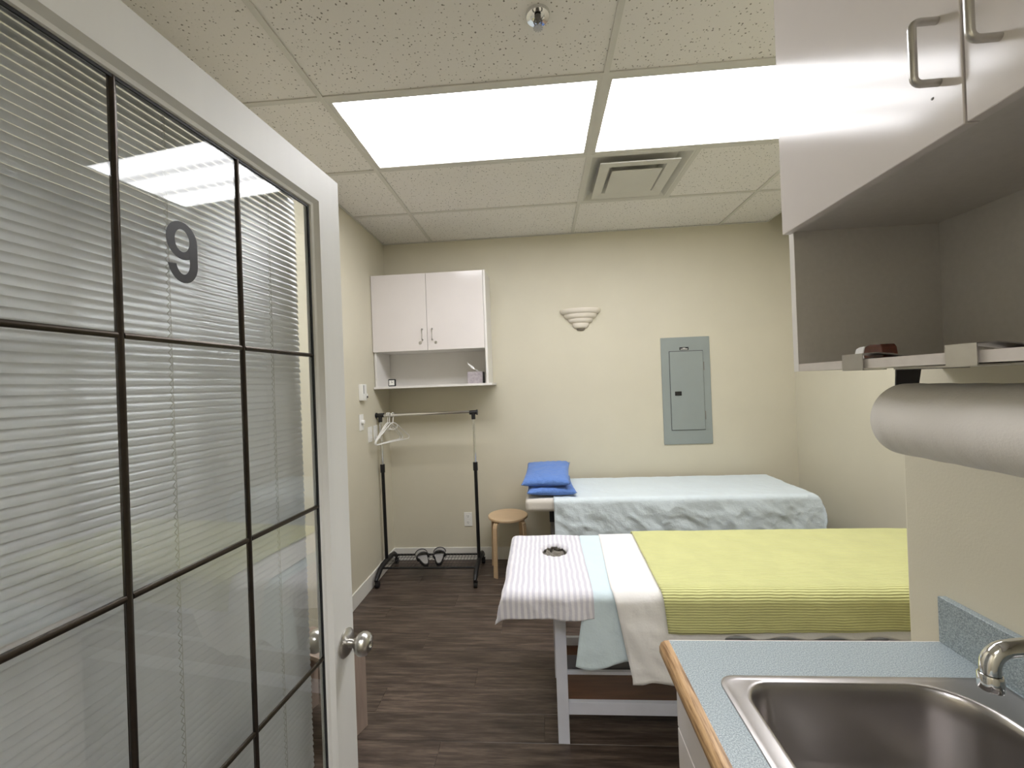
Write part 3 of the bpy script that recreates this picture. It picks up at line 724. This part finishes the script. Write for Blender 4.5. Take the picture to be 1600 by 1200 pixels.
# ------------------------------------------------------------------ cloth draped over a table top
def ridged(x, y, z, o=3):
    s_ = 0; a = 1; f_ = 1
    for k in range(o):
        s_ += a * (1 - abs(noise.noise(Vector((x * f_, y * f_, z + k * 7.3)))) * 2.4); a *= .5; f_ *= 2.1
    return s_
def drape(name, x0, x1, y0, y1, z, mt, front, back=.0, head=0, foot=0, r_=.025, off=0, amp=.002, hamp=.006, seed=0, flare=.2, hramp=.12, step=.012, hole=None, label=None, cat=None, parent=None, uv=False, foldk=16, wdir=.6, topamp=None, clampz=None, group=None, hem=.006, thick=.0015):
    """x0 may be a function of the distance from the front edge; front may be a function of x."""
    X0 = x0 if callable(x0) else (lambda v_: x0); F = front if callable(front) else (lambda x_: front)
    ZT = z + off; rr = r_ + off; fx0 = X0(0)
    ax0, ax1, ay0, ay1 = (fx0 + (r_ if head else 0)), x1 - (r_ if foot else 0), y0 + r_, y1 - (r_ if back else 0)
    def fold(s_):
        Lq = rr * PI / 2
        if s_ < Lq: a = s_ / rr; return rr * math.sin(a), rr * (1 - math.cos(a))
        return rr, rr + s_ - Lq
    bm = NB(); uvl = bm.loops.layers.uv.new('UVMap') if uv else None
    nu = max(4, int((x1 - fx0 + head + foot) / step)); maxF = 1.0
    nv_t = max(4, int((ay1 - ay0) / step)); nv_f = max(3, int(max(F(fx0), F(x1), .1) / step)); nv_b = int(back / step) if back else 0
    G = []; UV = []; dead = []
    for i in range(nu + 1):
        t_ = i / nu; row = []; uvr = []
        us = -head + (ax1 - ax0 + head + foot) * t_      # arc coordinate along x
        for j in range(nv_f + nv_t + nv_b + 1):
            xx = ax0 + us
            if j < nv_f: vs = -F(xx) * (1 - j / nv_f) * (1 + 0)
            elif j <= nv_f + nv_t: vs = (ay1 - ay0) * (j - nv_f) / nv_t
            else: vs = (ay1 - ay0) + back * (j - nv_f - nv_t) / nv_b
            # skewed left edge
            sk = 0 if head else (X0(vs) - fx0) * (1 - t_)
            a = max(0, -us); a2 = max(0, us - (ax1 - ax0)); b = max(0, -vs); b2 = max(0, vs - (ay1 - ay0))
            dx = dy = 0; ox = oy = 0; drop = 0
            if a: ox, dx = fold(a); ox = -ox
            if a2: ox, dx = fold(a2)
            if b: oy, dy = fold(b); oy = -oy
            if b2: oy, dy = fold(b2)
            drop = max(dx, dy); mn = min(dx, dy)
            if dx and dy:
                kf = flare * mn
                ox += math.copysign(kf, ox); oy += math.copysign(kf * .55, oy); drop = max(dx, dy) + .15 * mn
            X = min(max(ax0, ax0 + us), ax1) + ox + sk; Y = min(max(ay0, ay0 + vs), ay1) + oy; Z = ZT - drop
            n1 = ridged(us * 5 + vs * wdir * 5, vs * 3.2 - us * wdir * 2, seed) - .6
            n2 = noise.noise(Vector((us * 9, vs * 7, seed + 20)))
            hang = min(1, drop / .12); hg2 = min(1, drop / hramp); hmp = hamp(us + ax0) if callable(hamp) else hamp
            if drop > 0:
                o_ = hg2 * (hmp * (n1 * .9 + n2 * .6 + .6 * math.sin(us * foldk + 2.5 * noise.noise(Vector((us * 2, 0, seed)))))); o_ = o_ + hmp * hg2 * .6
                if b: Y -= o_
                if b2: Y += o_
                if a: X -= o_ * .8
                if a2: X += o_ * .8
            ta = (topamp if topamp is not None else amp) * (1 - hang)
            Z += ta * (n1 * .8 + n2 * .5 + .6)
            if b and j == 0: Z += hem * n2
            kill = False
            if hole:
                hx, hy, ha, hb, hd = hole; q = math.sqrt(((X - hx) / ha) ** 2 + ((Y - hy) / hb) ** 2)
                q += .12 * noise.noise(Vector((X * 40, Y * 40, seed)))
                if q < .80: kill = True
                if q < 1.0:
                    k_ = 1 - q ** 5; Z -= hd * k_ * (1 + .5 * noise.noise(Vector((X * 55, Y * 55, seed + 3)))); 
                elif q < 1.5: Z += .004 * (1.5 - q) * 2 * (1 + noise.noise(Vector((X * 60, Y * 60, 0))))
            if clampz: Z = max(Z, clampz)
            vv = bm.verts.new((X, Y, Z)); row.append(vv); uvr.append((us, vs))
            if kill: dead.append(vv)
        G.append(row); UV.append(uvr)
    for i in range(len(G) - 1):
        for j in range(len(G[0]) - 1):
            fc = bm.faces.new((G[i][j], G[i + 1][j], G[i + 1][j + 1], G[i][j + 1]))
            if uv:
                for lp, (a_, b_) in zip(fc.loops, ((i, j), (i + 1, j), (i + 1, j + 1), (i, j + 1))): lp[uvl].uv = UV[a_][b_]
    if dead: bmesh.ops.delete(bm, geom=dead, context='VERTS')
    o = mk(name, bm, mt, parent, loc=((x0(0) if callable(x0) else x0), y0, z) if parent is None else None, smooth=True, auto=180, label=label, cat=cat, group=group)
    md = o.modifiers.new('th', 'SOLIDIFY'); md.thickness = thick; md.offset = -1
    return o

# near bed -------------------------------------------------------------------
b1 = thing('massage_table', (2.15, -1.66, 0), 'white-framed massage table with an open lower shelf, the nearer of the two', 'massage table')
TX0, TX1, TY0, TY1, TZ = 1.150, 3.125, -1.960, -1.335, .686
o = bx('mattress', (TX0 + .004, TY0 + .006, .625), (TX1, TY1, TZ), 'cream_cover', b1, bevel=0)
hb = NB(); lathe(hb, [(0, .55), (.062, .55), (.070, .75), (0, .75)], (1.368, -1.55, 0), 'Z', 24, sx=1, sy=1.25); cutobj(o, hb)
md = o.modifiers.new('bv', 'BEVEL'); md.width = .022; md.segments = 4; md.limit_method = 'ANGLE'; md.angle_limit = 1.2
bx('apron', (1.33, -1.865, .555), (3.02, -1.845, .625), 'white_wood', b1, bevel=.002); bx('apron', (1.33, -1.435, .555), (3.02, -1.415, .625), 'white_wood', b1, bevel=.002)
bx('end_rail', (1.355, -1.845, .56), (1.375, -1.435, .625), 'white_wood', b1); bx('end_rail', (2.98, -1.845, .56), (3.0, -1.435, .625), 'white_wood', b1)
for x0 in (1.350, 2.955):
    for y0 in (-1.825, -1.44):
        lg = bx('leg', (x0, y0, 0), (x0 + .047, y0 + .025, .625), 'white_wood', b1, bevel=.0015)
bx('shelf_rail', (1.3975, -1.812, .112), (2.955, -1.792, .163), 'white_wood', b1, bevel=.0015)
bx('shelf_rail', (1.3975, -1.430, .160), (2.955, -1.412, .200), 'white_wood', b1, bevel=.0015)
bx('lower_shelf', (1.3975, -1.790, .148), (2.955, -1.432, .158), 'plywood', b1)
bx('upper_rail', (1.3975, -1.812, .279), (2.955, -1.797, .291), 'white_wood', b1)
bx('padded_bar', (1.3975, -1.795, .275), (2.955, -1.705, .293), 'dark_vinyl', b1, bevel=.006)
for z in (.125, .15):
    bm = NB(); tube(bm, [(1.397, -1.80, z), (1.404, -1.80, z)], .005, 8); mk('bolt', bm, 'black_metal', b1)
def gx0(v): return 1.150
drape('head_cover', 1.150, 1.500, TY0, TY1, TZ, 'striped', lambda x: .112 + .012 * noise.noise(Vector((x * 12, 3, 0))), back=.08, head=.10, r_=.03, off=.0040, amp=.005, hamp=.014, seed=3, step=.005, flare=-.12, hole=(1.368, -1.556, .066, .072, .022), foldk=30,
      label='striped grey-white cover with a face hole over the head of the near massage table', cat='sheet')
drape('blue_sheet', lambda v: 1.470 + .035 * max(0, min(1, v / .6)) - .05 * max(0, min(1, -v / .3)), 1.66, TY0, TY1, TZ, 'blue_sheet', lambda x: .285 + .012 * math.sin(x * 30), back=.08, r_=.03, off=.0035, amp=.002, hamp=.013, hramp=.3, seed=9, step=.009, foldk=38, wdir=.3,
      label='pale blue sheet strip hanging over the near table between striped cover and white sheet', cat='sheet')
drape('white_sheet', lambda v: 1.570 + .035 * max(0, min(1, v / .6)) + .06 * max(0, min(1, -v / .33)), TX1 + .01, TY0, TY1, TZ, 'white_sheet', lambda x: .345 + .008 * math.sin(x * 37) - .16 * max(0, min(1, (x - 1.85) / .1)), back=.10, foot=.15, r_=.03, off=.008, amp=.0015, hamp=lambda x: .017 - .014 * max(0, min(1, (x - 1.69) / .06)), seed=15, step=.012, foldk=13, wdir=.9,
      label='white cotton sheet under the lime blanket, its long corner hanging by the counter', cat='sheet')
drape('lime_blanket', lambda v: 1.750 + .025 * max(0, min(1, v / .6)) + .02 * max(0, min(1, -v / .2)), TX1 + .015, TY0, TY1, TZ, 'lime', lambda x: .178 - .012 * (x - 1.75), back=.12, foot=.12, r_=.030, off=.0185, amp=.0022, hamp=.0055, seed=15, wdir=.9, step=.012, uv=True, foldk=13, hem=.001, thick=.004,
      label='lime green ribbed chenille blanket spread over the near massage table', cat='blanket')

bm = NB(); G = []
for i in range(41):
    row = []
    for j in range(41):
        a, b = (i / 20 - 1) * .075, (j / 20 - 1) * .085
        z_ = TZ - .028 + .017 * (ridged(a * 26, b * 26 + a * 14, 4, 3) - .5) + .012 * noise.noise(Vector((a * 60, b * 40, 2)))
        row.append(bm.verts.new((1.368 + a * .85, -1.556 + b * .85, min(z_, TZ - .004))))
    G.append(row)
for i in range(40):
    for j in range(40): bm.faces.new((G[i][j], G[i + 1][j], G[i + 1][j + 1], G[i][j + 1]))
mk('face_hole_lining', bm, 'hole_cloth', b1, smooth=True, auto=180, label='crumpled grey lining in the face hole')
# far bed --------------------------------------------------------------------
b2 = thing('massage_table', (2.2, -.40, 0), 'massage table along the back wall under a pale aqua sheet, the farther of the two', 'massage table')
UX0, UX1, UY0, UY1, UZ = 1.195, 3.120, -.700, -.075, .695
bx('mattress', (UX0, UY0 + .02, .605), (UX1, UY1, UZ), 'cream_cover', b2, bevel=.028, bseg=5)
bx('apron', (1.36, -.655, .53), (3.0, -.635, .605), 'black_metal', b2); bx('apron', (1.36, -.135, .53), (3.0, -.115, .605), 'black_metal', b2)
bx('end_rail', (1.36, -.635, .54), (1.38, -.135, .605), 'black_metal', b2)
for x0 in (1.37, 2.93):
    for y0 in (-.632, -.165): bx('leg', (x0, y0, 0), (x0 + .03, y0 + .03, .605), 'grey_plastic', b2, bevel=.002)
o = drape('aqua_sheet', 1.392, UX1 + .01, UY0, UY1, UZ, 'aqua_sheet', .40, back=.055, foot=.36, r_=.025, off=.004, amp=.003, hamp=.011, flare=.05, seed=31, step=.010, foldk=11, wdir=1.0,
      label='wrinkled pale aqua sheet hanging over the farther massage table', cat='sheet')

# pillows
def pillow(name, cx, cy_, cz_, lx, ly, lz, mt, rot, label, seed, group=None):
    bm = NB(); n_ = 28
    for sgn in (1, -1):
        G = []
        for i in range(n_ + 1):
            row = []
            for j in range(n_ + 1):
                a, b = i / n_ * 2 - 1, j / n_ * 2 - 1
                e = ((1 - abs(a) ** 2.6) * (1 - abs(b) ** 2.6)); e = max(0, e) ** .42
                pin = 1 - .07 * (1 - abs(b) ** 2) * abs(a) ** 3; pin2 = 1 - .07 * (1 - abs(a) ** 2) * abs(b) ** 3
                nn = (ridged(a * 1.6, b * 1.6, seed, 3) - .7) * .008 * e
                edge = (abs(a) ** 4 + abs(b) ** 4) * .004 * math.sin(a * 22 + b * 19 + seed) * (e > .01)
                row.append(bm.verts.new((a * lx / 2 * pin, b * ly / 2 * pin2, sgn * (lz / 2 * e) + (nn + edge if sgn > 0 else 0))))
            G.append(row)
        for i in range(n_):
            for j in range(n_): bm.faces.new((G[i][j], G[i + 1][j], G[i + 1][j + 1], G[i][j + 1]))
    bmesh.ops.remove_doubles(bm, verts=bm.verts, dist=.0004)
    o = mk(name, bm, mt, smooth=True, auto=180, label=label, cat='pillow', group=group)
    o.location = (cx, cy_, cz_); o.rotation_euler = rot; return o
R_ = math.radians
pillow('pillow', 1.375, -.425, .738, .350, .50, .078, 'pillow_blue', (R_(1), R_(1), R_(2)), 'cornflower blue pillow at the bottom of the stack on the far table', 2)
pillow('pillow', 1.357, -.400, .818, .345, .52, .085, 'pillow_blue', (R_(6), R_(-1), R_(-4)), 'cornflower blue pillow on top of the stack on the far table', 5)

# ------------------------------------------------------------------ sink counter
CX0, CY1, CZ = 1.600, -2.578, .895; CYN = -3.352
base = thing('base_cabinet', (1.9, -3.0, 0), 'white laminate base cabinet under the sink counter at the lower right', 'cabinet')
bm = NB(); box(bm, (1.632, CY1 - .02, 0), (PX - .003, CY1 - .003, .857)); box(bm, (1.632, CYN, 0), (PX - .003, CYN + .017, .857)); box(bm, (1.632, CYN + .017, .09), (PX - .003, CY1 - .02, .107)); box(bm, (1.70, CYN + .017, 0), (1.717, CY1 - .02, .09))
mk('body', bm, 'laminate_matte', base)
for k, (y0, y1) in enumerate(((-2.985, CY1 - .003), (CYN, -2.989))):
    d = bx('door', (1.612, y0, .115), (1.630, y1, .700), 'laminate', base, bevel=.001, bseg=1)
    bx('false_drawer', (1.612, y0, .704), (1.630, y1, .852), 'laminate', base, bevel=.001, bseg=1)
ct = thing('countertop', (1.9, -3.0, CZ), 'speckled blue-grey laminate countertop with an oak front edge, holding the sink', 'countertop')
o = bx('top', (CX0, CYN, .858), (PX - .001, CY1, CZ), 'counter', ct)
hb = NB(); prism(hb, rrect(1.675, -3.23, 2.120, -2.708, .04), .2, 'Z', .8); cutobj(o, hb)
bm = NB(); prism(bm, [(CX0, .856), (CX0, CZ + .0005), (CX0 - .010, CZ + .0002), (CX0 - .018, CZ - .005), (CX0 - .022, CZ - .014), (CX0 - .022, .868), (CX0 - .017, .858), (CX0 - .01, .856)], CY1 - CYN, 'Y', CYN)
mk('oak_edge', bm, 'oak', ct, smooth=True, auto=50, label='rounded oak front edge')
bx('end_strip', (CX0, CY1, .858), (PX - .001, CY1 + .0025, CZ), 'edge_band', ct)
bx('backsplash', (PX - .018, CYN, CZ), (PX - .0005, CY1 + .002, CZ + .100), 'counter', ct, bevel=.001, bseg=1)
# sink
sk = thing('sink', (1.9, -2.97, CZ), 'stainless steel drop-in sink with a rounded bowl set in the countertop', 'sink')
outer = rrect(1.656, -3.25, 2.172, -2.694, .030, 8)
rim_in = rrect(1.692, -3.215, 2.098, -2.712, [.10, .055, .055, .10], 8)
bm = NB()
def ringv(pts, z): return [bm.verts.new((a, b, z)) for a, b in pts]
def inset(pts, d_, cx_=1.895, cy_=-2.963):
    out = []
    for a, b in pts:
        v_ = Vector((cx_ - a, cy_ - b)); L_ = v_.length; v_ = v_ / L_ * d_; out.append((a + v_.x, b + v_.y))
    return out
lv = [(outer, CZ - .001), (inset(outer, .0012), CZ + .0035), (inset(outer, .006), CZ + .0045), (inset(outer, .014), CZ + .0035), (inset(rim_in, -.006), CZ + .003), (rim_in, CZ + .0035), (inset(rim_in, .004), CZ + .001), (inset(rim_in, .008), CZ - .008), (inset(rim_in, .013), CZ - .04), (inset(rim_in, .020), CZ - .13), (inset(rim_in, .030), CZ - .165), (inset(rim_in, .055), CZ - .178)]
RG = [ringv(p, z_) for p, z_ in lv]
cen = ringv([(1.895 + .045 * math.cos(2 * PI * k / 36 + .13 - 0), -2.963 + .045 * math.sin(2 * PI * k / 36 + .13)) for k in range(36)], CZ - .182)
RG.append(cen)
for A, B in zip(RG, RG[1:]):
    for k in range(36): bm.faces.new((A[k], A[(k + 1) % 36], B[(k + 1) % 36], B[k]))
mk('basin', bm, 'steel', sk, smooth=True, auto=60)
bm = NB(); lathe(bm, [(.047, -.181), (.040, -.184), (.034, -.190), (.012, -.190), (0, -.186)], (1.895, -2.963, CZ), 'Z', 30); mk('drain', bm, 'chrome', sk, smooth=True)
fa = thing('faucet', (2.135, -2.93, CZ), 'chrome faucet with a curved spout over the sink at the right edge', 'faucet')
bm = NB(); lathe(bm, [(.026, .003), (.026, .010), (.018, .016), (.015, .05), (.0135, .06)], (2.135, -2.93, CZ), 'Z', 24)
mk('base', bm, 'chrome', fa, smooth=True)
pts = [(2.135, -2.93, CZ + .055), (2.135, -2.93, 1.05), (2.130, -2.93, 1.080), (2.112, -2.93, 1.100), (2.08, -2.93, 1.107), (2.02, -2.93, 1.1075), (1.992, -2.93, 1.1065), (1.972, -2.93, 1.1045)]
for k in range(7):
    a = PI / 2 * k / 6; pts.append((1.962 - .026 * math.sin(a), -2.93, 1.077 + .026 * math.cos(a)))
pts.append((1.936, -2.93, 1.070))
bm = NB(); tube(bm, pts, .0112, 18); mk('spout', bm, 'chrome', fa, smooth=True)
bm = NB(); lathe(bm, [(.0095, 1.047), (.0128, 1.047), (.0135, 1.049), (.0135, 1.066), (.0125, 1.0685), (.0112, 1.069)], (1.936, -2.93, 0), 'Z', 24); lathe(bm, [(0, 1.050), (.0095, 1.050), (.0095, 1.047)], (1.936, -2.93, 0), 'Z', 24)
mk('aerator', bm, 'chrome', fa, smooth=True)
for y in (-2.885, -2.975):
    bm = NB(); lathe(bm, [(.014, .003), (.014, .02), (.017, .024), (.017, .045), (.012, .050), (0, .051)], (2.137, y - (.03 if y < -2.93 else -.03), CZ), 'Z', 20); mk('tap_handle', bm, 'chrome', fa, smooth=True)

# ------------------------------------------------------------------ upper cabinet over the sink
uc = thing('upper_cabinet', (2.04, -3.0, 1.5), 'glossy white wall cabinet with an open bottom shelf above the sink, upper right', 'cabinet')
UYE = -2.600; UYN = -3.352; UT = 2.66; ZB = 1.805
bm = NB(); box(bm, (1.895, UYE, 1.500), (PX, UYE + .016, UT)); mk('end_panel', bm, 'laminate_grey', uc)
bx('edge_strip', (1.8945, UYE - .0002, 1.500), (1.8952, UYE + .0162, UT), 'laminate_matte', uc)
bx('end_panel', (1.895, UYN, 1.5), (PX, UYN + .016, UT), 'laminate_grey', uc)
bx('bottom_shelf', (1.895, UYN + .016, 1.500), (PX, UYE, 1.516), 'edge_band', uc)
bx('divider_shelf', (1.897, UYN + .016, ZB + .002), (PX, UYE, ZB + .018), 'laminate_grey', uc)
bx('top_panel', (1.897, UYN + .016, UT - .016), (PX, UYE, UT), 'laminate_grey', uc)
bx('back_panel', (PX - .006, UYN + .016, 1.516), (PX - .0005, UYE, UT - .016), 'laminate_grey', uc)
for (y0, y1, hy) in ((-2.9870, UYE - .004 + .011, -2.957), (UYN, -2.9900, -3.030)):
    d = bx('door', (1.875, y0, ZB - .002), (1.893, y1, UT), 'laminate', uc, bevel=.001, bseg=1)
    bm = NB(); z0, z1 = 1.877, 1.960; xo = 1.843; xr = 1.875; rr_ = .009
    p = [(xr, hy, z1)]
    for k in range(5): a = PI / 2 * k / 4; p.append((xo + rr_ - rr_ * math.sin(a), hy, z1 - rr_ + rr_ * math.cos(a)))
    for k in range(5): a = PI / 2 * k / 4; p.append((xo + rr_ - rr_ * math.cos(a), hy, z0 + rr_ - rr_ * math.sin(a)))
    p.append((xr, hy, z0)); tube(bm, p, .0048, 12); mk('handle', bm, 'nickel', d, smooth=True)
    if hy > -3: bm = NB(); lathe(bm, [(0, -.0012), (.0016, -.001), (.002, 0)], (1.875, -2.947, 1.862), 'X', 10); mk('peg', bm, 'grey_plastic', d)
# paper roll holder: two clips over the shelf edge, arm, bracket
rh = thing('roll_holder', (2.0, -3.0, 1.5), 'steel holder clipped over the open shelf edge, carrying the paper roll', 'holder')
for y0, y1 in ((-2.786, -2.738), (-2.976, -2.934)):
    bm = NB(); e = .0016; zt = 1.5245
    box(bm, (1.8915 - e, y0, 1.4965), (1.8915, y1, zt)); box(bm, (1.8915, y0, 1.4965), (1.93, y1, 1.4965 + e))
    pr = [(1.8915 - e, zt), (1.915, zt + .0012), (1.94, zt - .002), (1.97, 1.5177), (2.03, 1.5165), (2.03, 1.518), (1.97, 1.5192), (1.94, zt), (1.915, zt + .0028), (1.8915 - e, zt + .0016)]
    prism(bm, [(a, b) for a, b in pr], y1 - y0, 'Y', y0)
    mk('clip', bm, 'nickel', rh)
bm = NB(); box(bm, (1.93, -3.30, 1.4955), (2.07, -2.80, 1.4985)); mk('mount_plate', bm, 'nickel', rh)
bm = NB(); prism(bm, [(1.998, 1.4965), (2.042, 1.4965), (2.030, 1.43), (2.010, 1.396), (1.992, 1.400)], .003, 'Y', -2.722)
box(bm, (1.998, -2.81, 1.4945), (2.042, -2.719, 1.4975)); mk('side_arm', bm, 'dark_vinyl', rh)
bm = NB(); prism(bm, [(1.972, 1.4965), (2.016, 1.4965), (2.010, 1.404), (2.0, 1.396), (1.990, 1.404)], .003, 'Y', -3.333); mk('side_arm', bm, 'dark_vinyl', rh)
bm = NB(); tube(bm, [(2.0, -3.332, 1.404), (2.0, -2.722, 1.404)], .010, 14); mk('spindle', bm, 'nickel', rh, smooth=True)
pr_ = thing('paper_roll', (2.0, -3.05, 1.404), 'wide roll of white examination paper hanging under the upper cabinet', 'paper roll')
yr = -2.736
bm = NB(); rad = .0655
lathe(bm, [(.018, yr + .0), (.05, yr + .0005), (rad - .003, yr), (rad, yr - .003)] + [(rad + .0006 * math.sin(k * 2.1), yr - .003 - k * .58 / 30) for k in range(1, 30)] + [(rad - .002, -3.325), (.018, -3.325)], (2.0, 0, 1.404), 'Y', 72)
mk('paper', bm, 'paper', pr_, smooth=True, auto=50)
bm = NB(); lathe(bm, [(.0125, -3.326), (.0125, yr + .002), (.018, yr + .002), (.018, -3.326)], (2.0, 0, 1.404), 'Y', 24); mk('core', bm, 'pink_wood', pr_, smooth=True)
# dark brown glossy block with white end on the shelf
sb = thing('soap_dish', (1.955, -2.745, 1.516), 'small dark brown lacquered bar with a white end on the shelf by the first clip', 'dish')
bm = NB(); prism(bm, [(-2.772, 1.5185), (-2.728, 1.5185), (-2.7265, 1.528), (-2.731, 1.5405), (-2.742, 1.5435), (-2.765, 1.5425), (-2.769, 1.537)], .026, 'X', 1.936); mk('bar', bm, 'sponge', sb, bevel=.0015)
bm = NB(); prism(bm, [(-2.7275, 1.5185), (-2.708, 1.5185), (-2.7055, 1.530), (-2.7085, 1.5375), (-2.716, 1.5405), (-2.7305, 1.5415), (-2.726, 1.528)], .026, 'X', 1.936); mk('white_end', bm, 'tissue', sb, bevel=.0015)
